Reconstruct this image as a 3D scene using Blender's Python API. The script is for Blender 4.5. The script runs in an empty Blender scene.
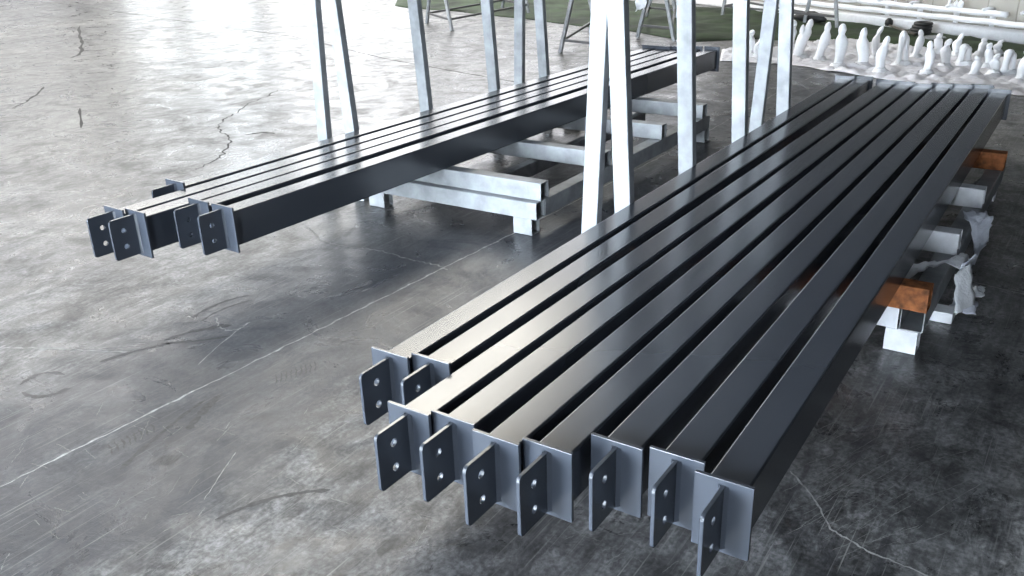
import bpy, bmesh, math, random
from mathutils import Vector, Matrix, noise as mnoise
rnd = random.Random(7)
SC = bpy.context.scene
COL = SC.collection

# ------------------------------------------------------------------ camera
F_PX = 897.67
CAM = Vector((0, 0, 1.68))
R_ = Vector((0.83586296, 0.54809178, -0.03047143))
U_ = Vector((-0.1904183, 0.34156413, 0.92036668))
D_ = Vector((-0.51485336, 0.7634981, -0.38986751))
cd = bpy.data.cameras.new('camera'); cam = bpy.data.objects.new('camera', cd); COL.objects.link(cam)
cd.sensor_width = 36; cd.lens = F_PX / 1024 * 36; cd.clip_end = 200; cd.clip_start = .05
M = Matrix((R_, U_, -D_)).transposed().to_4x4(); M.translation = CAM
cam.matrix_world = M
SC.camera = cam
def at(px, py, z=0.0):                      # the place on the level z that a spot of the photograph shows
    d = D_ * F_PX + R_ * (px - 512) - U_ * (py - 288)
    return CAM + d * ((z - CAM.z) / d.z)

# ------------------------------------------------------------------ materials
def new_mat(name):
    m = bpy.data.materials.new(name); m.use_nodes = True
    return m, m.node_tree, m.node_tree.nodes['Principled BSDF']
def node(nt, t, **kw):
    n = nt.nodes.new(t)
    for k, v in kw.items():
        if k in n.inputs: n.inputs[k].default_value = v
        else: setattr(n, k, v)
    return n
def coords(nt, scale=(1, 1, 1), rot=(0, 0, 0), loc=(0, 0, 0)):
    tc = node(nt, 'ShaderNodeTexCoord'); mp = node(nt, 'ShaderNodeMapping')
    mp.inputs['Scale'].default_value = scale; mp.inputs['Rotation'].default_value = rot; mp.inputs['Location'].default_value = loc
    nt.links.new(tc.outputs['Object'], mp.inputs['Vector'])
    return mp.outputs['Vector']
def noise(nt, vec, scale, detail=4, rough=.55, dist=0.0):
    n = node(nt, 'ShaderNodeTexNoise', Scale=scale, Detail=detail, Roughness=rough, Distortion=dist)
    nt.links.new(vec, n.inputs['Vector']); return n.outputs['Fac']
def ramp(nt, fac, stops):
    r = node(nt, 'ShaderNodeValToRGB')
    e = r.color_ramp.elements
    while len(e) < len(stops): e.new(.5)
    for i, (p, c) in enumerate(stops):
        e[i].position = p; e[i].color = (*c, 1) if len(c) == 3 else c
    nt.links.new(fac, r.inputs['Fac']); return r.outputs['Color']
def g(v): return (v, v, v)
def mix(nt, fac, a, b, mode='MIX'):
    n = node(nt, 'ShaderNodeMix', data_type='RGBA', blend_type=mode)
    for s, i in ((fac, 0), (a, 6), (b, 7)):
        if isinstance(s, (int, float)): n.inputs[i].default_value = s
        elif isinstance(s, tuple): n.inputs[i].default_value = (*s, 1)
        else: nt.links.new(s, n.inputs[i])
    return n.outputs[2]
def simple(name, col, rough, metal=0, var=.15, scale=8, spec=.5, bump=0, stretch=(1, 1, 1), rvar=.06):
    m, nt, b = new_mat(name)
    v = coords(nt, stretch)
    f = noise(nt, v, scale)
    lo = tuple(c * (1 - var) for c in col); hi = tuple(min(1, c * (1 + var)) for c in col)
    nt.links.new(ramp(nt, f, [(.3, lo), (.7, hi)]), b.inputs['Base Color'])
    nt.links.new(ramp(nt, noise(nt, v, scale * 2.3), [(.3, g(max(.02, rough - rvar))), (.7, g(rough + rvar))]), b.inputs['Roughness'])
    b.inputs['Metallic'].default_value = metal; b.inputs['Specular IOR Level'].default_value = spec
    if bump:
        bp = node(nt, 'ShaderNodeBump', Strength=bump, Distance=.01)
        nt.links.new(noise(nt, v, scale * 3), bp.inputs['Height']); nt.links.new(bp.outputs['Normal'], b.inputs['Normal'])
    return m
def emitter(name, col, s):
    m, nt, b = new_mat(name)
    e = node(nt, 'ShaderNodeEmission', Strength=s); e.inputs['Color'].default_value = (*col, 1)
    nt.links.new(e.outputs[0], nt.nodes['Material Output'].inputs['Surface'])
    return m

PAINT = simple('slate_paint', (.043, .050, .064), .23, var=.05, scale=2, spec=.85, rvar=.012)
GALV = simple('galvanised_steel', (.27, .283, .297), .5, metal=0, var=.28, scale=9, stretch=(1, 1, 1), bump=.05)
LIT_WHITE_STEEL = simple('lit_white_steel', (.62, .63, .66), .5, var=.14, scale=14, bump=.05)  # whiter steel, its colour raised to make up for light it lacks
DARK_STEEL = simple('dark_steel', (.10, .10, .105), .5, metal=.4)
RUST = simple('rusty_steel', (.28, .095, .03), .8, var=.55, scale=28, bump=.3)
FILM = simple('white_film', (.84, .85, .88), .38, var=.04, scale=24, bump=.4)
SHEET = simple('cloudy_sheet', (.68, .68, .73), .4, var=.12, scale=14, bump=.4)
FILM_B = simple('white_cloth', (.66, .68, .76), .65, var=.08, scale=20, bump=.25)
BLACK = simple('black_plastic', (.02, .02, .02), .5)
GREEN = simple('green_tarpaulin', (.024, .040, .018), .75, var=.8, scale=1.6, bump=.4, spec=.25)
WOOD = simple('weathered_pole', (.10, .085, .07), .7, scale=20)
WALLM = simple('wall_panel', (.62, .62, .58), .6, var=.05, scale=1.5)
WALLD = simple('dark_shade_wall', (.035, .037, .04), .7, var=.1, scale=1)  # shade put into the colour: darkened to cut bounce and mirrored light
CEIL = simple('ceiling_deck', (.10, .105, .11), .8, var=.1, scale=1)
SEAM = simple('panel_seam', (.28, .27, .24), .7)
FRAME = simple('window_frame', (.25, .26, .27), .5)
DAY = emitter('daylit_glazing', (.90, .96, 1.0), 5.4)
DAY_FAR = emitter('daylit_tall_glazing', (.95, .97, 1.0), 5.6)
ADDED_FAR_GLOW = emitter('added_far_glow', (.94, .95, 1.0), 3.8)  # unseen panes added for the brightness mirrored in floor and profile tops
DAY_SOFT = emitter('daylit_translucent_panel', (.95, .97, 1.0), 1.2)
SKY_PANEL = emitter('daylit_roof_panel', (1.0, .98, .95), 10.0)
ADDED_ROOF_GLOW = emitter('added_roof_glow', (1.0, .97, .90), 12.0)  # added glow of an unseen roof pane, brightens the lower-left floor
SKY_PANEL2 = emitter('daylit_roof_panel_near', (1.0, .96, .86), 15.0)
DOOR_LIGHT = emitter('daylit_doorway', (.80, .90, 1.0), 75.0)

def floor_material():
    m, nt, b = new_mat('polished_concrete')
    v = coords(nt)
    big = noise(nt, v, .55, 5, .6, .8)
    med = noise(nt, v, 3.2, 6, .65, 1.2)
    fine = noise(nt, v, 60, 3, .6)
    base = ramp(nt, big, [(.25, (.062, .062, .067)), (.5, (.100, .100, .103)), (.75, (.145, .143, .140))])
    base = mix(nt, .95, base, ramp(nt, med, [(.37, g(.22)), (.5, g(.50)), (.63, g(.78))]), 'OVERLAY')
    mid = noise(nt, coords(nt, (1.6, .7, 1), (0, 0, .15)), 15, 6, .7, 1.0)
    base = mix(nt, .85, base, ramp(nt, mid, [(.38, g(.20)), (.5, g(.5)), (.62, g(.80))]), 'OVERLAY')
    base = mix(nt, .8, base, ramp(nt, fine, [(.36, g(.28)), (.64, g(.72))]), 'OVERLAY')
    # dragged dirt along the length of the hall
    vs = coords(nt, (5.0, .55, 1), (0, 0, .10))
    drag = noise(nt, vs, 1.6, 6, .65, .9)
    base = mix(nt, ramp(nt, drag, [(.52, g(0)), (.66, g(.75))]), base, (.030, .030, .034))
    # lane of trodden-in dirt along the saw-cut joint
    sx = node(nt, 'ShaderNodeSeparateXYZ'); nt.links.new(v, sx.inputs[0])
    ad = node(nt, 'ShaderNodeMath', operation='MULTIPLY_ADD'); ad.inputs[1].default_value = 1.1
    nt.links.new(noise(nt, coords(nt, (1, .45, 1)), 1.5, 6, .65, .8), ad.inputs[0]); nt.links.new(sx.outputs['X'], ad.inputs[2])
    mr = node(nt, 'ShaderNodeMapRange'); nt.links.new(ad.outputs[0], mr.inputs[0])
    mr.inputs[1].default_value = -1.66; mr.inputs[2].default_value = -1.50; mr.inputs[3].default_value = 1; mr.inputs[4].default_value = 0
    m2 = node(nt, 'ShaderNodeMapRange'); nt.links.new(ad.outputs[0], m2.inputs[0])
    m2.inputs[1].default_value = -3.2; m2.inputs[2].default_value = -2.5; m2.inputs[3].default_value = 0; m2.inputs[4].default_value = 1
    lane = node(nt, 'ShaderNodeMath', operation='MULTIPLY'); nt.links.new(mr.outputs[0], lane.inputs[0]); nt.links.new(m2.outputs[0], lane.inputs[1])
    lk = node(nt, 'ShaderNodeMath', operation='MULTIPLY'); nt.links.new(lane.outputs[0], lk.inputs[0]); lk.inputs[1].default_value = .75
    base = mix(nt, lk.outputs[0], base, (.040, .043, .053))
    # dark blotches
    blot = noise(nt, coords(nt, (1, 1, 1), (0, 0, .4), (3.1, 1.7, 0)), 2.1, 7, .7, 2.0)
    base = mix(nt, ramp(nt, blot, [(.58, g(0)), (.68, g(.6))]), base, (.026, .026, .029))
    # fine pale scratches in several directions
    for i, (rz, sx, thr) in enumerate(((.25, 130, .70), (-.75, 110, .72), (1.1, 120, .715), (.62, 160, .70))):
        sc = noise(nt, coords(nt, (sx, 1.8, 1), (0, 0, rz), (i * 3.3, i, 0)), 1.0, 2, .5, .15)
        gate = noise(nt, coords(nt, (1, 1, 1), (0, 0, 0), (i * 7.7, 2 * i, 0)), 1.3, 2, .5)
        k = mix(nt, 1.0, ramp(nt, sc, [(thr - .07, g(0)), (thr, g(.6))]), ramp(nt, gate, [(.45, g(0)), (.62, g(1))]), 'MULTIPLY')
        base = mix(nt, k, base, (.27, .27, .26))
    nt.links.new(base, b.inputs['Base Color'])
    vr = coords(nt, (1.0, 1.0, 1))
    rr = noise(nt, vr, 2.3, 7, .7, 1.5)
    nt.links.new(ramp(nt, rr, [(.34, g(.22)), (.5, g(.34)), (.66, g(.54))]), b.inputs['Roughness'])
    b.inputs['Specular IOR Level'].default_value = .42
    bp = node(nt, 'ShaderNodeBump', Strength=.26, Distance=.01)
    nt.links.new(noise(nt, v, 12, 8, .7, 1.0), bp.inputs['Height'])
    nt.links.new(bp.outputs['Normal'], b.inputs['Normal'])
    return m
FLOOR = floor_material()
JOINT = simple('pale_joint_filler', (.36, .36, .35), .75, var=.5, scale=40)
CRACK_L = simple('pale_crack', (.30, .30, .29), .75, var=.4, scale=40)
CRACK_D = simple('dark_crack', (.012, .012, .012), .85)
TREAD = simple('rubber_mark', (.040, .040, .043), .5, var=.5, scale=50)
SCUFF = simple('pale_scuff', (.20, .20, .195), .5, var=.5, scale=30)

# ------------------------------------------------------------------ object helpers
def prop(o, label=None, cat=None, group=None, kind=None):
    if label: o['label'] = label
    if cat: o['category'] = cat
    if group: o['group'] = group
    if kind: o['kind'] = kind
    return o
def link_mesh(name, bm, mats, parent=None, smooth=False):
    me = bpy.data.meshes.new(name)
    bm.normal_update(); bm.to_mesh(me); bm.free()
    for m in (mats if isinstance(mats, (list, tuple)) else [mats]): me.materials.append(m)
    if smooth:
        for p in me.polygons: p.use_smooth = True
    o = bpy.data.objects.new(name, me); COL.objects.link(o)
    if parent: o.parent = parent
    if smooth == 'w':
        for p in me.polygons: p.use_smooth = True
        o.modifiers.new('weighted', 'WEIGHTED_NORMAL').weight = 100
    return o
def empty(name, loc, rz=0):
    o = bpy.data.objects.new(name, None); COL.objects.link(o)
    o.location = loc; o.rotation_euler = (0, 0, rz); o.empty_display_size = .1
    return o
def box(bm, lo, hi, bev=0, mi=0):
    r = bmesh.ops.create_cube(bm, size=1)
    vs = r['verts']
    for v in vs:
        v.co = Vector([lo[i] + (v.co[i] + .5) * (hi[i] - lo[i]) for i in range(3)])
    fs = set(f for v in vs for f in v.link_faces)
    for f in fs: f.material_index = mi
    if bev:
        es = list(set(e for v in vs for e in v.link_edges))
        bmesh.ops.bevel(bm, geom=es, offset=bev, segments=2, affect='EDGES', profile=.6)
    return bm
def ring_rect(w, h, r, seg=3):
    pts = []
    for cx, cy, a0 in ((w/2-r, h/2-r, 0), (-w/2+r, h/2-r, 90), (-w/2+r, -h/2+r, 180), (w/2-r, -h/2+r, 270)):
        for k in range(seg+1):
            a = math.radians(a0 + 90*k/seg); pts.append((cx + r*math.cos(a), cy + r*math.sin(a)))
    return pts
def hollow_bar(bm, p0, p1, w, h, t=.004, r=.006, up=(0, 0, 1), mi=0, cap=False):
    """rectangular hollow section between two points; w across, h along 'up'"""
    p0 = Vector(p0); p1 = Vector(p1); d = (p1-p0).normalized()
    up = Vector(up); side = d.cross(up).normalized(); upn = side.cross(d).normalized()
    outer = ring_rect(w, h, r); inner = ring_rect(w-2*t, h-2*t, max(r-t, .001))
    def mk(p, ring): return [bm.verts.new(p + side*x + upn*y) for x, y in ring]
    o0, o1 = mk(p0, outer), mk(p1, outer)
    n = len(outer); fs = []
    for i in range(n): fs.append(bm.faces.new((o0[i], o0[(i+1) % n], o1[(i+1) % n], o1[i])))
    if cap:
        fs.append(bm.faces.new(o0[::-1])); fs.append(bm.faces.new(o1))
    else:
        i0, i1 = mk(p0, inner), mk(p1, inner)
        for i in range(n):
            j = (i+1) % n
            fs.append(bm.faces.new((i0[j], i0[i], i1[i], i1[j])))
            fs.append(bm.faces.new((o0[j], o0[i], i0[i], i0[j])))
            fs.append(bm.faces.new((o1[i], o1[j], i1[j], i1[i])))
    for f in fs: f.material_index = mi
    bmesh.ops.recalc_face_normals(bm, faces=fs)
    return bm
def tube(bm, pts, radii, n=10, mi=0, cap=True):
    pts = [Vector(p) for p in pts]
    if not isinstance(radii, (list, tuple)): radii = [radii]*len(pts)
    rings = []
    for i, p in enumerate(pts):
        d = (pts[min(i+1, len(pts)-1)] - pts[max(i-1, 0)]).normalized()
        a = Vector((0, 0, 1)) if abs(d.z) < .9 else Vector((1, 0, 0))
        s = d.cross(a).normalized(); u = s.cross(d)
        rings.append([bm.verts.new(p + (s*math.cos(2*math.pi*k/n) + u*math.sin(2*math.pi*k/n))*radii[i]) for k in range(n)])
    fs = []
    for a, b in zip(rings, rings[1:]):
        for k in range(n): fs.append(bm.faces.new((a[k], a[(k+1) % n], b[(k+1) % n], b[k])))
    if cap: fs.append(bm.faces.new(rings[0][::-1])); fs.append(bm.faces.new(rings[-1]))
    for f in fs: f.material_index = mi
    bmesh.ops.recalc_face_normals(bm, faces=fs)
    return bm

# ------------------------------------------------------------------ the setting
X0, X1, Y0, Y1, H = -30.0, 7.0, -5.5, 19.0, 9.0
bm = bmesh.new()
f = bm.faces.new([bm.verts.new(p) for p in ((X0, Y0, 0), (X1, Y0, 0), (X1, Y1, 0), (X0, Y1, 0))])
def strip(pts, w, mi, jit=0.0, sub=1, taper=True, z=.0006):
    P = []
    for a, b in zip(pts, pts[1:]):
        a = Vector((a[0], a[1], 0)); b = Vector((b[0], b[1], 0))
        for k in range(sub): P.append(a.lerp(b, k/sub))
    P.append(Vector((pts[-1][0], pts[-1][1], 0)))
    n = len(P); L = []
    for i, p in enumerate(P):
        d = (P[min(i+1, n-1)]-P[max(i-1, 0)]).normalized(); s = Vector((-d.y, d.x, 0))
        j = s*rnd.uniform(-jit, jit) if 0 < i < n-1 else Vector()
        ww = w*rnd.uniform(.45, 1.3) * ((.25 if i in (0, n-1) else 1) if taper else 1)
        L.append((bm.verts.new(p+j+s*ww/2+Vector((0, 0, z))), bm.verts.new(p+j-s*ww/2+Vector((0, 0, z)))))
    for (a, b), (c, d) in zip(L, L[1:]):
        q = bm.faces.new((a, b, d, c)); q.material_index = mi
        if q.calc_center_median() is not None:
            q.normal_update()
            if q.normal.z < 0: q.normal_flip()
def px(*ps): return [at(x, y) for x, y in ps]
# saw-cut joints
strip([(-2.80, -.2), (-2.767, 1.09), (-2.70, 2.59), (-2.64, 4.0), (-2.60, 6.2), (-2.616, 8.66), (-2.53, 9.9)], .010, 1, .005, 40, False)
strip([(-20.3, 12.1), (-15.5, 10.95), (-10.3, 9.75), (-7.57, 8.62), (-5.68, 8.06), (-3.6, 7.5)], .022, 3, .004, 20, False)
strip([(-.42, 4.42), (-.15, 4.36), (.9, 4.2)], .010, 2, .003, 12)
strip(px((0, 44), (30, 40), (68, 35)), .018, 3, .004, 12)
strip(px((0, 348), (40, 348), (95, 351), (130, 352)), .010, 2, .004, 10)
# cracks
strip(px((303, 225), (312, 231), (320, 240), (334, 244), (350, 247), (368, 249), (385, 252), (404, 258), (420, 262), (438, 265), (448, 270)), .010, 2, .008, 6)
strip(px((790, 471), (806, 488), (818, 505), (831, 529), (845, 538), (867, 551), (900, 564), (927, 576), (950, 590)), .0065, 2, .003, 6)
strip(px((278, 90), (266, 97), (250, 103), (236, 113), (224, 119), (218, 126), (222, 133), (231, 138), (228, 147), (222, 155), (210, 162), (196, 170)), .015, 3, .02, 6)
strip(px((80, 26), (79, 36), (82, 46), (80, 55), (70, 58)), .05, 3, .02, 5)
strip(px((44, 87), (36, 95), (26, 102), (12, 108)), .03, 3, .01, 5)
strip(px((80, 108), (81, 128)), .03, 3, .01, 5)
strip(px((245, 135), (262, 132), (275, 134)), .03, 3, .02, 4)
strip(px((216, 318), (218, 326), (226, 330), (238, 330), (244, 326), (250, 322)), .009, 2, .008, 6)
strip(px((238, 330), (218, 346), (198, 365)), .006, 2, .003, 6)
strip(px((236, 452), (222, 472), (204, 500)), .004, 2, .002, 8)
# rubber marks of tyres and soles
def tread(cx, cy, dx, dy, n, ln, w, skew=0):
    a, b = at(cx, cy), at(cx+dx, cy+dy); d = (b-a)
    s = Vector((-d.y, d.x, 0)).normalized()
    for k in range(n):
        p = a + d*(k/(n-1)); q = p + s*ln + d.normalized()*skew
        strip([p, p.lerp(q, .5)+d.normalized()*.006, q], w, 4, .003, 3)
tread(112, 455, 42, -22, 8, .07, .008, .03)
tread(150, 466, 18, 0, 6, .07, .007, .02)
tread(275, 385, 40, -14, 9, .08, .006, .04)
tread(955, 330, 10, 40, 8, .07, .008)
def arc(p0, p1, bend, w, mi):
    a, b = at(*p0), at(*p1); d = b-a; s = Vector((-d.y, d.x, 0))
    strip([a.lerp(b, t) + s*bend*4*t*(1-t) for t in (0, .2, .4, .6, .8, 1)], w, mi, .002, 3)
for p0, p1, bd, w in (((192, 318), (250, 295), .12, .018), ((200, 322), (252, 300), .1, .012), ((165, 340), (232, 325), .08, .03), ((165, 343), (230, 336), -.05, .02),
                      ((100, 362), (172, 343), .05, .022), ((20, 385), (65, 375), .4, .02), ((22, 392), (70, 388), -.3, .02),
                      ((188, 430), (220, 395), .03, .03), ((120, 470), (205, 400), .03, .02), ((215, 520), (330, 490), .1, .02)):
    arc(p0, p1, bd, w, 4)
# fans of pale grinder scuffs in front of and beside the right-hand row
for k in range(60):
    a = rnd.uniform(-.5, .5)
    x, y = rnd.uniform(770, 930), rnd.uniform(440, 560)
    l = rnd.uniform(20, 70)
    arc((x, y), (x + l, y - l*rnd.uniform(.25, .75)), rnd.uniform(-.05, .02), rnd.uniform(.0008, .0018), 5)
for k in range(36):
    x, y = rnd.uniform(560, 760), rnd.uniform(530, 576)
    l = rnd.uniform(8, 30); a = rnd.uniform(-.9, .9)
    arc((x, y), (x + l*math.cos(a), y + l*math.sin(a)), rnd.uniform(-.05, .05), rnd.uniform(.0008, .0018), 5)
for k in range(70):
    x, y = rnd.uniform(0, 420), rnd.uniform(400, 576)
    l = rnd.uniform(6, 26); a = rnd.choice((-.9, -.4, .5)) + rnd.uniform(-.25, .25)
    arc((x, y), (x + l*math.cos(a), y + l*math.sin(a)), rnd.uniform(-.04, .04), rnd.uniform(.0012, .0028), 5)
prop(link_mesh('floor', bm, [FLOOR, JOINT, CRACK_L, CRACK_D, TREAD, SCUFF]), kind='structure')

def slab(name, lo, hi, m):
    b = bmesh.new(); box(b, lo, hi); return prop(link_mesh(name, b, m), kind='structure')
slab('ceiling', (X0-.2, Y0-.2, H), (X1+.2, Y1+.2, H+.2), CEIL)
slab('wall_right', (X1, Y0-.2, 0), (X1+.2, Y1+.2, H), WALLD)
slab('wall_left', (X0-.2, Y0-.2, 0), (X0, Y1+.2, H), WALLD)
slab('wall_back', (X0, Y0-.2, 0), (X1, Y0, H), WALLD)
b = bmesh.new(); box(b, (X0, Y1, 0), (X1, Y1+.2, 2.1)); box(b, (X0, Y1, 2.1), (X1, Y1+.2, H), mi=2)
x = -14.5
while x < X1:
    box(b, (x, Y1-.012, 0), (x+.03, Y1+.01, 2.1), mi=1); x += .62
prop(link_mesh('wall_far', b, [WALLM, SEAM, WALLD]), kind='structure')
def window(n, lo, hi, axis, glass, divs=(3, 3)):
    """glazed opening on a wall: frame bars and a lit pane; axis is the wall normal axis"""
    o = empty('window_%d' % n, [(lo[i]+hi[i])/2 if i != 2 else lo[2] for i in range(3)]); o['kind'] = 'structure'
    off = Vector(o.location)
    L = Vector(lo)-off; Hh = Vector(hi)-off
    b = bmesh.new(); box(b, L, Hh); link_mesh('pane', b, glass, o)
    b = bmesh.new(); u, w = [i for i in range(3) if i != axis]
    t = .05
    for (a, c, nn) in ((u, w, divs[0]), (w, u, divs[1])):
        for k in range(nn+1):
            p = L[a] + (Hh[a]-L[a])*k/nn
            l2, h2 = list(L), list(Hh); l2[a] = p-t; h2[a] = p+t; l2[axis] -= .03; h2[axis] += .03; l2[c] -= t; h2[c] += t
            box(b, l2, h2)
    link_mesh('window_frame', b, FRAME, o)
window(1, (-27.8, Y1-.06, 1.4), (-25.5, Y1-.03, 7.0), 1, DAY, (2, 4))
window(2, (-24.6, Y1-.06, .6), (-21.6, Y1-.03, 7.4), 1, DAY, (2, 4))
window(3, (-21.0, Y1-.06, 1.0), (-15.4, Y1-.03, 8.2), 1, DAY_FAR, (4, 4))
window(4, (-15.0, Y1-.06, 1.6), (-10.2, Y1-.03, 8.2), 1, ADDED_FAR_GLOW, (3, 4))
window(5, (-9.9, Y1-.06, 1.2), (-7.4, Y1-.03, 3.7), 1, ADDED_FAR_GLOW, (2, 2))
window(6, (X0+.03, -6, 1.0), (X0+.06, 18, 7.5), 0, DAY_SOFT, (10, 3))
window(7, (-29, -6, H-.06), (-21, 18.5, H-.03), 2, SKY_PANEL, (3, 8))
window(8, (-13.6, 11.5, H-.06), (-9.6, 18.0, H-.03), 2, SKY_PANEL2, (1, 4))
window(9, (-7.4, Y0+.03, .1), (-2.4, Y0+.06, 3.3), 1, DOOR_LIGHT, (2, 2))
window(11, (-13.2, 6.5, H-.06), (-8.6, 11.3, H-.03), 2, ADDED_ROOF_GLOW, (1, 2))  # extra pane added for the sheen on the near left floor
window(10, (-.75, Y0+.03, .1), (.45, Y0+.06, 2.6), 1, DOOR_LIGHT, (1, 2))  # unseen pane added behind the camera to light the right rack's arms

# ------------------------------------------------------------------ steel columns
PT = .010                                # end plate thickness
def rounded_plate(bm, w, h, t, y0, zc, r=.003):
    box(bm, (-w/2, y0, zc-h/2), (w/2, y0+t, zc+h/2), bev=.0012)
def make_column(L, PW=.140, PH=.200, TW=.100, TH=.150):
    """origin under the front end plate; the column runs along +Y, tube underside at z = 0"""
    root = empty('steel_profile', (0, 0, 0))
    zc = TH/2
    b = bmesh.new(); hollow_bar(b, (0, PT, zc), (0, L-PT, zc), TW, TH, .006, .007)
    link_mesh('rectangular_tube', b, PAINT, root, 'w')
    for y in (0, L-PT):
        b = bmesh.new(); rounded_plate(b, PW, PH, PT, y, zc); link_mesh('end_plate', b, PAINT, root)
    # tab with two bolt holes
    b = bmesh.new()
    t, y_out, zt, zb, rc = .010, -.130, zc+PH/2-.014, zc-PH/2+.014, .014
    out = [(0, zt)]
    for k in range(5):
        a = math.radians(90 + 90*k/4); out.append((y_out+rc + rc*math.cos(a), zt-rc + rc*math.sin(a)))
    for k in range(5):
        a = math.radians(180 + 90*k/4); out.append((y_out+rc + rc*math.cos(a), zb+rc + rc*math.sin(a)))
    out.append((0, zb))
    holes = [(-.068, zc+.034), (-.068, zc-.040)]
    hr, hn = .0115, 16
    vs = [b.verts.new((0, y, z)) for y, z in out]
    es = [b.edges.new((vs[i], vs[(i+1) % len(vs)])) for i in range(len(vs))]
    for hy, hz in holes:
        hv = [b.verts.new((0, hy + hr*math.cos(2*math.pi*k/hn), hz + hr*math.sin(2*math.pi*k/hn))) for k in range(hn)]
        es += [b.edges.new((hv[k], hv[(k+1) % hn])) for k in range(hn)]
    bmesh.ops.triangle_fill(b, use_beauty=True, edges=es)
    ext = bmesh.ops.extrude_face_region(b, geom=list(b.faces))
    for v in [e for e in ext['geom'] if isinstance(e, bmesh.types.BMVert)]: v.co.x += t
    for v in b.verts: v.co.x -= t/2
    bmesh.ops.recalc_face_normals(b, faces=list(b.faces))
    rim = [e for e in b.edges if len(e.link_faces) == 2 and e.calc_face_angle(0) > .7 and abs(e.verts[0].co.x - e.verts[1].co.x) < 1e-5]
    bmesh.ops.bevel(b, geom=rim, offset=.0009, segments=1, affect='EDGES')
    tab = link_mesh('bolt_tab', b, PAINT, root)
    # weld fillets either side of the tab
    b = bmesh.new()
    for s in (-1, 1):
        n = 34
        prev = None
        for k in range(n+1):
            z = zb + (zt-zb)*k/n; q = .0085*(1+.12*math.sin(k*2.4))
            c = [b.verts.new((s*t/2, 0, z)), b.verts.new((s*(t/2+q), 0, z)), b.verts.new((s*(t/2+q*.48), -q*.48, z)), b.verts.new((s*t/2, -q, z))]
            if prev:
                for i in range(1, 3): b.faces.new((prev[i], prev[i+1], c[i+1], c[i]))
            prev = c
    bmesh.ops.recalc_face_normals(b, faces=list(b.faces))
    link_mesh('weld_bead', b, PAINT, tab, True)
    return root
# near end x, near end y, sideways run over the length, length, label
RIGHT = 'steel profiles lying in the right-hand row'; LEFT = 'steel profiles lying in the left-hand row'
S = 'dark slate steel profile '
COLUMNS = [
 (-1.642, 1.769, .003, 5.115, S + 'on the far left of the right-hand row, against the white uprights', RIGHT),
 (-1.513, 1.801, -.005, 5.114, S + 'second from the left in the right-hand row, end furthest back', RIGHT),
 (-1.386, 1.544, .048, 5.285, S + 'third from the left in the right-hand row, stepping forward', RIGHT),
 (-1.257, 1.567, .041, 5.257, S + 'fourth from the left in the right-hand row of nine', RIGHT),
 (-1.109, 1.545, .014, 5.230, S + 'in the middle of the right-hand row, four profiles on either side', RIGHT),
 (-.978, 1.577, .004, 5.255, S + 'fourth from the right in the right-hand row', RIGHT),
 (-.842, 1.680, -.011, 5.180, S + 'third from the right in the right-hand row, gaps on both sides', RIGHT),
 (-.693, 1.701, -.038, 5.195, S + 'second from the right in the right-hand row', RIGHT),
 (-.561, 1.662, -.049, 5.107, S + 'on the right edge of the right-hand row, whole right side showing', RIGHT),
 (-3.773, 2.653, .195, 5.05, S + 'at the back left of the left-hand row, end half hidden', LEFT),
 (-3.650, 2.227, .212, 5.46, S + 'second from the left in the left-hand row, nearest the picture edge', LEFT),
 (-3.524, 2.248, .216, 5.47, S + 'in the middle of the left-hand row, sticking out in front', LEFT),
 (-3.397, 2.493, .220, 5.31, S + 'fourth from the left in the left-hand row, tab partly hidden', LEFT),
 (-3.227, 2.488, .205, 5.33, S + 'at the front right of the left-hand row, long dark side showing', LEFT)]
ZB = .3003
for cx, cy, dx, L, lab, grp in COLUMNS:
    c = make_column(L) if grp == RIGHT else make_column(L, .146, .214, .106, .163)
    c.location = (cx if grp == RIGHT else cx-.010, cy, ZB); c.rotation_euler = (0, 0, -math.atan2(dx, L))
    prop(c, lab, 'steel profile', grp)

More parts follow.
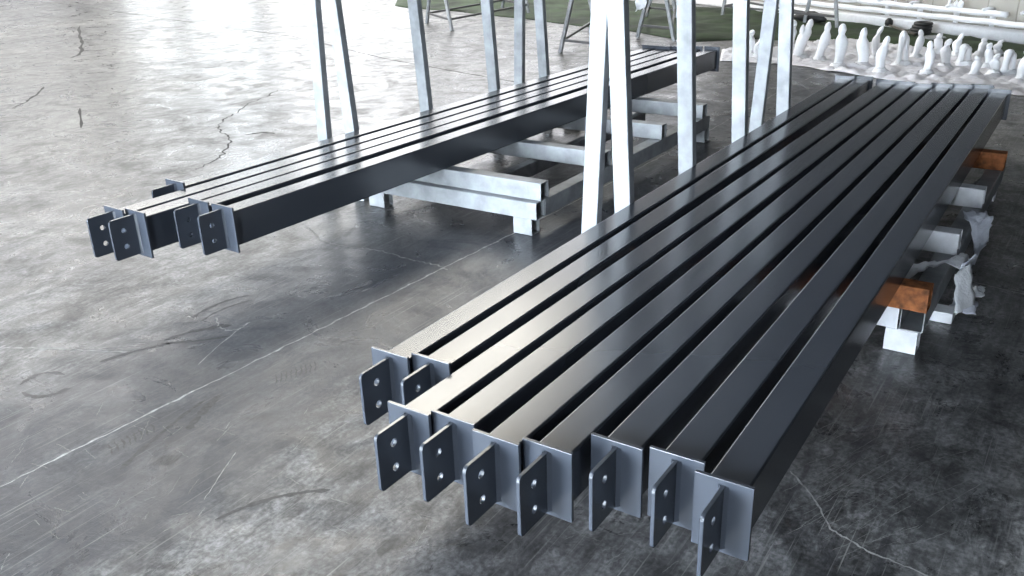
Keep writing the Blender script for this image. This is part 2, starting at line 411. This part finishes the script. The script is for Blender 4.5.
# ------------------------------------------------------------------ the two storage racks
def make_rack(label, ys, xr, spread, slopes, x_end, y_front, y_back, rusty, feet, open_rail):
    """A-frame uprights on the left, arms reaching right on top of a rail frame on short feet"""
    xl = xr - spread
    o = empty('storage_rack', (xr, ys[0], 0)); off = Vector(o.location)
    def P(x, y, z): return Vector((x, y, z)) - off
    apex = 2.25
    def upright(x, y, sl):
        b = bmesh.new(); hollow_bar(b, P(x, y, 0.0), P(x + sl*apex, y, apex), .080, .050, .004, .004, up=(0, 1, 0))
        link_mesh('upright', b, GALV, o)
    for i, y in enumerate(ys):
        upright(xr, y, slopes[1])
        if i in (0, len(ys)-1): upright(xl, y, slopes[0])
    xt = (xr + slopes[1]*apex + xl + slopes[0]*apex)/2
    b = bmesh.new(); hollow_bar(b, P(xt, ys[0]-.15, apex+.04), P(xt, ys[-1]+.15, apex+.04), .10, .08); link_mesh('top_beam', b, GALV, o)
    b = bmesh.new(); hollow_bar(b, P(x_end-.045, y_front+(.002 if open_rail else .087), .150), P(x_end-.045, y_back, .150), .088, .098); link_mesh('rail', b, GALV, o)
    b = bmesh.new(); hollow_bar(b, P(xr+.10, y_front+.13, .150), P(xr+.10, y_back-.10, .150), .075, .098); link_mesh('rail', b, [DARK_GALV], o)
    if len(feet) > 2:
        b = bmesh.new(); hollow_bar(b, P(xr+.85, y_front+.13, .150), P(xr+.85, y_back-.10, .150), .06, .09); link_mesh('rail', b, [DARK_GALV], o)
    b = bmesh.new(); hollow_bar(b, P(xr+.05, y_front+.04, .150), P(x_end-(.095 if open_rail else .005), y_front+.04, .150), .09, .098); link_mesh('front_bar', b, LIT_WHITE_STEEL if open_rail else GALV, o)
    for i, y in enumerate(ys):
        b = bmesh.new(); hollow_bar(b, P(xr+.045, y, .2495), P(x_end + (rusty[1] if i in rusty[0] else 0), y, .2495), .085, .100)
        a = link_mesh('arm', b, RUST if i in rusty[0] else (LIT_WHITE_STEEL if open_rail else GALV), o)
        if i in rusty[0]: a['label'] = 'rust-brown arm'
    for fx, fy in feet:
        b = bmesh.new(); hollow_bar(b, P(fx-.115, fy, .05), P(fx+.005, fy, .05), .085, .098); link_mesh('foot', b, LIT_WHITE_STEEL if open_rail else GALV, o)
    prop(o, label, 'storage rack')
    return o
DARK_GALV = simple('dull_galvanised_steel', (.24, .24, .25), .5, metal=.4, var=.25, scale=12)
make_rack('galvanised storage rack with white uprights and rusty arms under the right-hand row of profiles',
          (3.5, 4.21, 4.965, 5.76), -1.709, .207, (.046, -.056), -.43, 3.49, 5.85, ((0, 3), .005),
          [(-.452, 3.535), (-1.5, 3.535), (-.452, 5.80), (-1.5, 5.80)], True)
make_rack('galvanised storage rack with white uprights and grey arms under the left-hand row of profiles',
          (4.03, 4.77, 5.59, 6.31), -3.845, .279, (.036, -.058), -2.48, 3.95, 6.42, ((), 0),
          [(-2.53, 4.0), (-3.6, 4.0), (-2.49, 6.39), (-3.6, 6.39)], False)

# ------------------------------------------------------------------ film and scraps on the right-hand rack
def cloth_strip(name, pts, widths, m, amp=.012, n=26, k=7, seed=0):
    """crumpled ribbon along a path; widths are vectors across it"""
    bm = bmesh.new(); P = [Vector(p) for p in pts]; W = [Vector(w) for w in widths]
    rows = []
    for i in range(n+1):
        t = i/n*(len(P)-1); a = min(int(t), len(P)-2); f = t-a
        p = P[a].lerp(P[a+1], f); w = W[a].lerp(W[a+1], f)
        row = []
        for j in range(k+1):
            s = j/k-.5; q = p + w*s
            nv = mnoise.noise_vector(Vector((q.x*28+seed, q.y*28, q.z*28)))
            q = q + nv*amp + Vector((0, 0, abs(math.sin(s*9+i*.35))*amp))
            row.append(bm.verts.new(q))
        rows.append(row)
    for a, b in zip(rows, rows[1:]):
        for j in range(k): bm.faces.new((a[j], a[j+1], b[j+1], b[j]))
    o = link_mesh(name, bm, m, None, True)
    md = o.modifiers.new('thickness', 'SOLIDIFY'); md.thickness = .0025
    return o
film = empty('plastic_wrap', (-.43, 4.1, .2)); off = Vector(film.location)
def fl(pts): return [Vector(p)-off for p in pts]
s1 = cloth_strip('wrap_strip', fl([(-.56, 3.66, .262), (-.52, 3.80, .245), (-.475, 3.94, .222), (-.44, 4.06, .214), (-.39, 4.13, .19), (-.362, 4.15, .10)]),
                 [(.02, .11, .04), (.03, .12, .03), (.06, .12, 0), (.05, .16, 0), (0, .16, .01), (0, .14, .02)], FILM, .010)
s1.parent = film
s2 = cloth_strip('wrap_tail', fl([(-.372, 4.02, .22), (-.365, 4.22, .15), (-.36, 4.42, .16), (-.40, 4.62, .225), (-.44, 4.72, .235)]),
                 [(.05, .05, .06), (.03, .03, .07), (.04, .03, .07), (.09, .03, .03), (.10, .05, .0)], FILM_B, .014, seed=3)
s2.parent = film
s3 = cloth_strip('wrap_flap', fl([(-.382, 4.00, .20), (-.352, 3.93, .12), (-.335, 3.90, .06)]), [(.04, .10, .03), (.05, .12, .02), (.05, .15, .0)], FILM, .008, 14, 7, 5)
s3.parent = film
prop(film, 'torn white plastic wrap twisted around the rail of the right-hand rack', 'plastic wrap')
def scrap(label, c, sx, sy, h, m, seed, name):
    bm = bmesh.new(); n = 10; rows = []
    for i in range(n+1):
        row = []
        for j in range(n+1):
            u, w = i/n-.5, j/n-.5
            x, y = c[0]+u*sx, c[1]+w*sy
            z = h*(.35+.65*abs(mnoise.noise(Vector((x*30+seed, y*30, seed)))))*(1-.7*max(abs(u), abs(w))*2) + .004
            row.append(bm.verts.new((x+mnoise.noise(Vector((seed, x*25, y*25)))*.02, y+mnoise.noise(Vector((x*25, seed, y*25)))*.02, max(z, .003))))
        rows.append(row)
    for a, b in zip(rows, rows[1:]):
        for j in range(n): bm.faces.new((a[j], b[j], b[j+1], a[j+1]))
    o = link_mesh(name, bm, m, None, True); o.modifiers.new('thickness', 'SOLIDIFY').thickness = .002
    return prop(o, label, 'scrap')
bm = bmesh.new(); box(bm, (-.475, 3.86, .002), (-.372, 3.95, .05), .004)
prop(link_mesh('packing_block', bm, FILM), 'small white packing block on the floor beside the rusty arm of the right-hand rack', 'block')
scrap('crumpled grey-white rag on the floor beside the rail of the right-hand rack', (-.355, 4.045), .10, .14, .10, FILM_B, 4, 'rag')
scrap('small pale film scrap on the floor between the rag and the twisted wrap', (-.335, 4.26), .06, .14, .08, FILM, 9, 'film_scrap')

# ------------------------------------------------------------------ white wrapped pieces standing on the far sheet
def ground_sheet(name, outline_fn, nx, ny, m, amp, freq, base, seed):
    bm = bmesh.new(); rows = []
    for i in range(nx+1):
        row = []
        for j in range(ny+1):
            p = outline_fn(i/nx, j/ny)
            n1 = mnoise.noise(Vector((p.x*freq+seed, p.y*freq, 0))); n2 = mnoise.noise(Vector((p.x*freq*3, p.y*freq*3+seed, 3)))
            edge = min(1, min(j, ny-j, i, nx-i)/2.5+.15)
            row.append(bm.verts.new((p.x, p.y, base + amp*edge*(abs(n1)*1.5+.5*abs(n2)))))
        rows.append(row)
    for a, b in zip(rows, rows[1:]):
        for j in range(ny): bm.faces.new((a[j], b[j], b[j+1], a[j+1]))
    # a skirt down to the floor so that it has body
    o = link_mesh(name, bm, m, None, True)
    md = o.modifiers.new('thickness', 'SOLIDIFY'); md.thickness = .003; md.offset = 1
    return o
FR = [at(720, 61.5), at(790, 65), at(860, 76), at(940, 88.5), at(1024, 96.5), at(1090, 104)]
BK = [at(722, 50), at(790, 47), at(830, 40), at(900, 46), at(960, 53), at(1024, 62), at(1090, 70)]
def lerp_list(Ls, t):
    t *= len(Ls)-1; a = min(int(t), len(Ls)-2); return Ls[a].lerp(Ls[a+1], t-a)
def sheet_pt(u, w):
    p = lerp_list(FR, u).lerp(lerp_list(BK, u), w)
    if w == 0: p += Vector((0, .05*mnoise.noise(Vector((u*18, 0, 5))), 0))
    return p
prop(ground_sheet('plastic_sheet', sheet_pt, 220, 70, SHEET, .045, 6.5, .004, 2), 'crumpled white plastic sheet spread on the floor under the wrapped fittings', 'plastic sheet')

def wrapped_piece(h, w, lean, kind, seed):
    r_ = random.Random(seed); bm = bmesh.new(); n = 14
    def lathe(prof, path, sx=1, sy=1):
        rings = []
        for (t, rad) in prof:
            c = path(t); ring = []
            for k in range(n):
                a = 2*math.pi*k/n
                q = rad*(1 + .26*mnoise.noise(Vector((math.cos(a)*1.4+seed*3.1, math.sin(a)*1.4, t*6))) + .16*mnoise.noise(Vector((math.cos(a)*4, math.sin(a)*4+seed, t*14))))
                ring.append(bm.verts.new(c + Vector((math.cos(a)*q*sx, math.sin(a)*q*sy, 0))))
            rings.append(ring)
        for a, b in zip(rings, rings[1:]):
            for k in range(n): bm.faces.new((a[k], a[(k+1) % n], b[(k+1) % n], b[k]))
        bm.faces.new(rings[0][::-1]); bm.faces.new(rings[-1])
    R = w/2
    if kind == 'arch':
        for sgn in (-1, 1):
            hh = h*(1 if sgn < 0 else .88)
            lathe([(0, R*.62), (.12, R*.42), (.35, R*.36), (.6, R*.40), (.8, R*.50), (.92, R*.44), (1, R*.16)],
                  lambda t: Vector((lean*t + sgn*R*.55*(1-.5*t*t), .02*sgn, hh*t)))
        lathe([(0, R*.2), (.4, R*.5), (1, R*.2)], lambda t: Vector((lean, 0, h*(.68+.30*t))), 1.1, .7)
    else:
        k1, k2 = r_.uniform(.62, .75), r_.uniform(.75, 1.0)
        lathe([(0, R*1.0), (.05, R*.86), (.14, R*.72), (.26, R*.74), (.42, R*.86), (.56, R*.98), (.66, R*.88), (.735, R*.50), (.78, R*.46), (.84, R*.62*k2+.006), (.92, R*.60*k2), (.97, R*.42*k2), (1, R*.12)],
              lambda t: Vector((lean*t*t + .02*math.sin(t*5+seed), .012*math.sin(t*4+seed), h*t)), 1, .85)
        if kind == 'wing':
            lathe([(0, R*.2), (.5, R*.55), (1, R*.12)], lambda t: Vector((-R*.45+lean*.5, 0, h*(.52+.36*t))), 1, .8)
    bmesh.ops.recalc_face_normals(bm, faces=list(bm.faces))
    for v in bm.verts: v.co.z = max(v.co.z, 0)
    me_o = link_mesh('wrapped_fitting', bm, FILM, None, True)
    me_o.modifiers.new('round', 'SUBSURF').levels = 1; me_o.modifiers['round'].render_levels = 1
    return me_o
def folds(o, w, seed):
    """loose film gathered round the foot"""
    bm = bmesh.new(); n = 22; R = w/2; rings = []
    for t, rad, z in ((0, 1.6, .004), (.4, 1.25, .014), (.75, 1.02, .03), (1, .84, .05)):
        rings.append([bm.verts.new((R*rad*(1+.25*mnoise.noise(Vector((k*1.7, seed, t*2))))*math.cos(2*math.pi*k/n), R*rad*(1+.25*mnoise.noise(Vector((k*1.7, seed, t*2))))*.8*math.sin(2*math.pi*k/n), z+.018*abs(mnoise.noise(Vector((k*1.3, seed, t)))))) for k in range(n)])
    for a, b in zip(rings, rings[1:]):
        for k in range(n): bm.faces.new((a[k], a[(k+1) % n], b[(k+1) % n], b[k]))
    f = link_mesh('film_skirt', bm, FILM, o, True)
    f.modifiers.new('thickness', 'SOLIDIFY').thickness = .002
# foot x, y, height, width, lean, kind, label
W_ = 'white film-wrapped fitting '
G_ = 'white wrapped fittings on the far plastic sheet'
ITEMS = [
 (-3.534, 10.328, .29, .11, .0, 'plain', W_ + 'leftmost, seen between the far white uprights'),
 (-3.424, 10.216, .24, .10, .05, 'plain', W_ + 'mostly behind the grey slanting far upright'),
 (-3.236, 10.80, .35, .15, .0, 'wing', W_ + 'just right of the farthest white upright, half hidden by it'),
 (-3.019, 10.457, .40, .15, .09, 'wing', W_ + 'with a bent head, near the left end of the sheet'),
 (-2.767, 10.361, .39, .125, .08, 'plain', W_ + 'slim and leaning right, without a distinct head, left part of the sheet'),
 (-2.463, 9.96, .43, .14, .03, 'plain', W_ + 'tallest and roundest-headed of the left half'),
 (-2.263, 10.15, .38, .14, .0, 'wing', W_ + 'with a broad square head, above the first profile ends'),
 (-2.246, 10.632, .34, .09, .04, 'plain', W_ + 'narrow, standing behind the one with a sharp shoulder'),
 (-2.010, 9.86, .34, .115, .02, 'plain', W_ + 'with a sharp shoulder, at the front edge behind the second profile'),
 (-1.908, 10.395, .34, .15, -.01, 'arch', W_ + 'folded into an arch, behind the third profile end'),
 (-1.867, 10.92, .29, .10, .02, 'plain', W_ + 'in the back row in front of the black hose coil'),
 (-1.579, 9.92, .31, .11, .02, 'plain', W_ + 'with a bent beak-like head, front row behind the fourth profile'),
 (-1.725, 11.30, .22, .11, .03, 'plain', W_ + 'in the back row right of the grey disc'),
 (-1.485, 10.366, .28, .12, .01, 'plain', W_ + 'with a round head, behind the fifth profile end'),
 (-1.507, 11.217, .23, .11, .02, 'plain', W_ + 'back row, small and pointed, above the sixth profile'),
 (-1.344, 10.628, .21, .17, .0, 'arch', W_ + 'as a wide low arch in the middle row behind the sixth profile'),
 (-1.149, 9.98, .19, .10, .0, 'plain', W_ + 'short and stubby, at the front edge behind the seventh profile'),
 (-1.283, 11.306, .19, .11, .05, 'plain', W_ + 'leaning right in the back row, left of a thin one'),
 (-1.111, 10.522, .24, .10, .02, 'plain', W_ + 'thin, in the middle row behind the eighth profile'),
 (-.996, 10.13, .20, .11, .02, 'plain', W_ + 'rounded and plump, front row behind the eighth profile'),
 (-1.130, 11.50, .15, .10, .02, 'plain', W_ + 'last one of the back row, beside the white pipe stand'),
 (-.884, 10.232, .23, .17, .0, 'arch', W_ + 'as an arch just left of the right picture edge'),
 (-.715, 9.83, .30, .13, .0, 'plain', W_ + 'cut by the right picture edge')]
for i, (x, y, h, w, lean, kind, lab) in enumerate(ITEMS):
    h *= 1.06; o = wrapped_piece(h, w, lean, kind, i+1)
    o.location = (x, y, .012); o.rotation_euler = (0, 0, math.radians(32))
    folds(o, w, i+1)
    prop(o, lab, 'wrapped fitting', G_)

# ------------------------------------------------------------------ green tarpaulin, pipes and things at the far end
GF = [at(395, 6), at(440, 11), at(500, 16), at(560, 24), at(620, 30), at(690, 42), at(745, 40), at(800, 40), at(880, 46), at(960, 56), at(1024, 66), at(1090, 76)]
GB = [at(400, -6), at(440, -4), at(500, -4), at(560, -2), at(620, 0), at(690, 7), at(745, 9), at(800, 14), at(880, 25), at(960, 36), at(1024, 46), at(1090, 56)]
def green_pt(u, w):
    p = lerp_list(GF, u).lerp(lerp_list(GB, u), w)
    if w == 0: p += Vector((0, .15*mnoise.noise(Vector((u*14, 0, 9))), 0))
    return p
gs = ground_sheet('tarpaulin', green_pt, 90, 24, GREEN, .05, 1.6, .0015, 6)
for vtx in gs.data.vertices:
    if vtx.co.x > -3.9 and vtx.co.y < 11.9: vtx.co.z = min(vtx.co.z, .004)
prop(gs, 'dark green tarpaulin on the floor behind the wrapped fittings', 'tarpaulin')

A_ = Vector((-1.20, 12.72, 0)); B_ = Vector((-6.7, 16.0, 0)); DIR = (B_-A_).normalized()
def pipe(z, r, off_, l0, lab):
    bm = bmesh.new(); n = 60; s = Vector((-DIR.y, DIR.x, 0))
    pts = [A_ + DIR*(l0 + (5.9-l0)*k/n) + s*off_ + Vector((0, 0, z + .004*math.sin(k*1.1))) for k in range(n+1)]
    tube(bm, pts, [r*(1+.10*mnoise.noise(Vector((k*.9, z*9, 0)))) for k in range(n+1)], 12)
    return prop(link_mesh('wrapped_pipe', bm, FILM, None, True), lab, 'pipe', 'white wrapped pipes along the far wall')
pipe(.305, .036, .03, 0.0, 'upper white film-wrapped pipe of the stack along the far wall')
pipe(.205, .036, .03, -.55, 'lower white film-wrapped pipe of the stack along the far wall')
bm = bmesh.new()
hollow_bar(bm, A_ - DIR*.9 + Vector((0, 0, .065)), B_ + Vector((0, 0, .065)), .22, .13, .01, .02, cap=True)
for v in bm.verts: v.co += mnoise.noise_vector(v.co*3)*.008
for v in bm.verts: v.co.z = max(v.co.z, .002)
prop(link_mesh('wrapped_bundle', bm, FILM, None, True), 'low white wrapped bundle on the floor under the two wrapped pipes', 'bundle')
for k, (sx, sy, lab) in enumerate(((874, 26, 'farthest left'), (905, 30, 'second from the left'), (940, 34.5, 'in the middle'), (975, 39, 'second from the right picture edge'), (1010, 44, 'nearest the right picture edge'))):
    p = at(sx, sy); bm = bmesh.new(); s = Vector((-DIR.y, DIR.x, 0))
    t_ = (p-A_).dot(DIR); c = A_ + DIR*t_ - s*.125
    o = empty('pipe_stand', (c.x, c.y, 0))
    w_ = .034
    tube(bm, [Vector((0, 0, 0)), (0, 0, .05), (0, 0, .15), (.0, 0, .24), (0, 0, .29), (0, 0, .335)], [.055, .040, .030, .036, .050, .020], 10)
    link_mesh('post', bm, FILM, o, True)
    bm = bmesh.new(); tube(bm, [(0, 0, .345), s*.10+Vector((0, 0, .352)), s*.21+Vector((0, 0, .345))], [.02, .026, .02], 8)
    link_mesh('clasp', bm, FILM, o, True)
    prop(o, 'white wrapped pipe stand ' + lab + ' in front of the far pipes', 'pipe stand', 'white stands holding the far pipes')
for k, (sx, sy, hh, ww) in enumerate(((955, 14, .09, .045), (967, 14, .08, .04), (980, 12, .10, .05), (993, 8, .15, .03), (912, 3, .07, .04), (922, 4, .07, .035))):
    t_ = (at(sx, sy+20)-A_).dot(DIR); c = A_ + DIR*t_ + Vector((-DIR.y, DIR.x, 0))*.03
    bm = bmesh.new(); tube(bm, [Vector((0, 0, 0)), (0, 0, hh*.3), (.01, 0, hh*.7), (.012, 0, hh)], [ww*.5, ww*.62, ww*.5, ww*.12], 9)
    o = link_mesh('film_tuft', bm, FILM, None, True); o.location = (c.x, c.y, .338)
    prop(o, ('first' , 'second', 'third', 'pointed tall fourth', 'low far', 'low flat')[k] + ' knotted tuft of white film standing on the upper wrapped pipe' + ('' if k < 4 else ' far left'), 'film tuft', 'film tufts on the upper pipe')
PANEL = simple('beige_panel', (.40, .39, .36), .6, var=.05, scale=1.5)
bm = bmesh.new(); s = Vector((-DIR.y, DIR.x, 0)); t = -1.6; k = 0
while t < 6.6:
    a, c = A_ + DIR*t - s*.28, A_ + DIR*(t+.40) - s*.28
    q = [bm.verts.new(v + Vector((0, 0, z)) + s*o_) for v in (a, c) for z in (.003, 1.25) for o_ in (0, .03)]
    for f in ((0, 1, 3, 2), (4, 6, 7, 5), (0, 4, 5, 1), (2, 3, 7, 6), (0, 2, 6, 4), (1, 5, 7, 3)): bm.faces.new([q[i] for i in f])
    q = [bm.verts.new(v + Vector((0, 0, z)) + s*o_) for v in (c, c+DIR*.02) for z in (.003, 1.25) for o_ in (.004, .026)]
    for f in ((0, 1, 3, 2), (4, 6, 7, 5), (0, 4, 5, 1), (2, 3, 7, 6), (0, 2, 6, 4), (1, 5, 7, 3)): bm.faces.new([q[i] for i in f]).material_index = 1
    t += .42
bmesh.ops.recalc_face_normals(bm, faces=list(bm.faces))
prop(link_mesh('panel_screen', bm, [PANEL, SEAM]), 'pale beige screen of upright panels behind the white wrapped pipes', 'screen')
# black hose coil, grey disc, thin pole
def torus(bm, R, r, c, n=28, m=8, sq=1):
    rings = []
    for i in range(n):
        a = 2*math.pi*i/n; u = Vector((math.cos(a), math.sin(a), 0))
        rings.append([bm.verts.new(Vector(c) + u*(R + r*math.cos(2*math.pi*k/m)) + Vector((0, 0, r*math.sin(2*math.pi*k/m)))) for k in range(m)])
    for i in range(n):
        a, b = rings[i], rings[(i+1) % n]
        for k in range(m): bm.faces.new((a[k], b[k], b[(k+1) % m], a[(k+1) % m]))
p = at(919, 37)
bm = bmesh.new()
for k in range(4): torus(bm, .12-.008*k, .02, (0.01*k, 0, .03+.036*k))
o = link_mesh('hose_coil', bm, BLACK, None, True); o.location = (p.x, p.y, .03); prop(o, 'black coil of hose on the green tarpaulin in front of the far pipes', 'hose')
p = at(934, 42); bm = bmesh.new()
tube(bm, [(0, 0, 0), (0, 0, .015), (0, 0, .02)], [.13, .13, .12], 24)
o = link_mesh('grey_disc', bm, GALV, None); o.location = (p.x, p.y, .045); prop(o, 'flat pale grey disc lying beside the black hose coil', 'disc')
p, q = at(889, 30), at(914, 39); bm = bmesh.new()
tube(bm, [p+Vector((0, 0, .06)), (p+q)/2+Vector((0, 0, .058)), q+Vector((0, 0, .055))], .014, 8)
o = link_mesh('pole', bm, WOOD, None, True); prop(o, 'short brownish pole lying on the green tarpaulin left of the hose coil', 'pole')
p = at(888, 29.5); bm = bmesh.new(); tube(bm, [(0, 0, 0), (0, 0, .03), (0, 0, .07), (0, 0, .10)], [.045, .055, .05, .02], 12)
o = link_mesh('plug', bm, BLACK, None, True); o.location = (p.x, p.y, .05); prop(o, 'small black plug at the left end of the brownish pole', 'plug')
p = at(812, 24); bm = bmesh.new()
tube(bm, [(-.30, .1, .05), (-.15, .05, .07), (0, 0, .075), (.13, -.06, .06), (.22, -.1, .04)], [.03, .07, .075, .06, .02], 10)
for v in bm.verts: v.co += mnoise.noise_vector(v.co*9)*.015
o = link_mesh('black_bag', bm, BLACK, None, True); o.location = (p.x, p.y, 0.03); prop(o, 'limp black bag on the floor under the far right sawhorse', 'bag')

# ------------------------------------------------------------------ sawhorses at the back
def sawhorse(label, feet, h, inset, m, low=.16, film=False):
    """feet: near-left, near-right, far-left, far-right"""
    P = [at(*q) for q in feet]
    c = sum(P, Vector())/4
    o = empty('sawhorse', (c.x, c.y, 0)); P = [p-Vector((c.x, c.y, 0)) for p in P]
    tops = []
    for a, b in ((0, 1), (2, 3)):
        mid = (P[a]+P[b])/2
        for i in (a, b):
            t = mid.lerp(P[i], inset)+Vector((0, 0, h)); tops.append(t)
            bm = bmesh.new(); hollow_bar(bm, P[i], t, .045, .045, .003, .004, up=(0, 1, 0)); link_mesh('leg', bm, m, o)
        bm = bmesh.new(); f = low/h
        hollow_bar(bm, P[a].lerp(tops[-2], f), P[b].lerp(tops[-1], f), .03, .03, .003, .003); link_mesh('brace', bm, DARK_STEEL, o)
    m0, m1 = (tops[0]+tops[1])/2, (tops[2]+tops[3])/2; d = (m1-m0).normalized()
    bm = bmesh.new(); hollow_bar(bm, m0-d*.2+Vector((0, 0, .03)), m1+d*.2+Vector((0, 0, .03)), .08, .06); link_mesh('top_beam', bm, m, o)
    for i in (0, 1):
        bm = bmesh.new(); f = low/h
        hollow_bar(bm, P[i].lerp(tops[i], f), P[i+2].lerp(tops[i+2], f), .03, .03, .003, .003); link_mesh('stretcher', bm, DARK_STEEL, o)
    prop(o, label, 'sawhorse', 'steel sawhorses at the back of the hall')
    return o
sawhorse('pale steel sawhorse standing at the far left behind the left-hand profiles', ((427, 23), (452, 31), (502, 9), (529, 15)), .95, .25, GALV)
sawhorse('dull steel sawhorse nearest the left-hand profiles, its left leg beside a white upright', ((560, 53), (603, 58), (590, 33), (625, 36)), .95, .15, DARK_GALV)
sawhorse('steel sawhorse with white film on top behind the far end of the left-hand profiles', ((637.5, 37), (674, 41), (646, 18), (677, 21)), .95, .12, GALV)
sawhorse('steel sawhorse standing on the tarpaulin at the left end of the white wrapped fittings', ((804, 24), (837, 29), (745, 12), (722, 17)), .95, .4, GALV)
o = cloth_strip('film_bunch', [(-5.33, 11.42, 1.02), (-5.36, 11.36, .88), (-5.40, 11.34, .68), (-5.44, 11.36, .36)], [(.22, .10, 0), (.24, .08, .03), (.22, .07, .04), (.12, .04, .05)], FILM, .03, 20, 8, 11)
prop(o, 'bunched white film hanging over the sawhorse behind the left-hand profiles', 'plastic film')

# ------------------------------------------------------------------ light and picture
w = bpy.data.worlds.new('world'); SC.world = w; w.use_nodes = True
w.node_tree.nodes['Background'].inputs[0].default_value = (.75, .85, 1, 1)
w.node_tree.nodes['Background'].inputs[1].default_value = .3
vs = SC.view_settings
SC.display_settings.display_device = 'sRGB'
vs.view_transform = 'Standard'; vs.look = 'None'; vs.gamma = 1; vs.use_curve_mapping = False
vs.exposure = 0
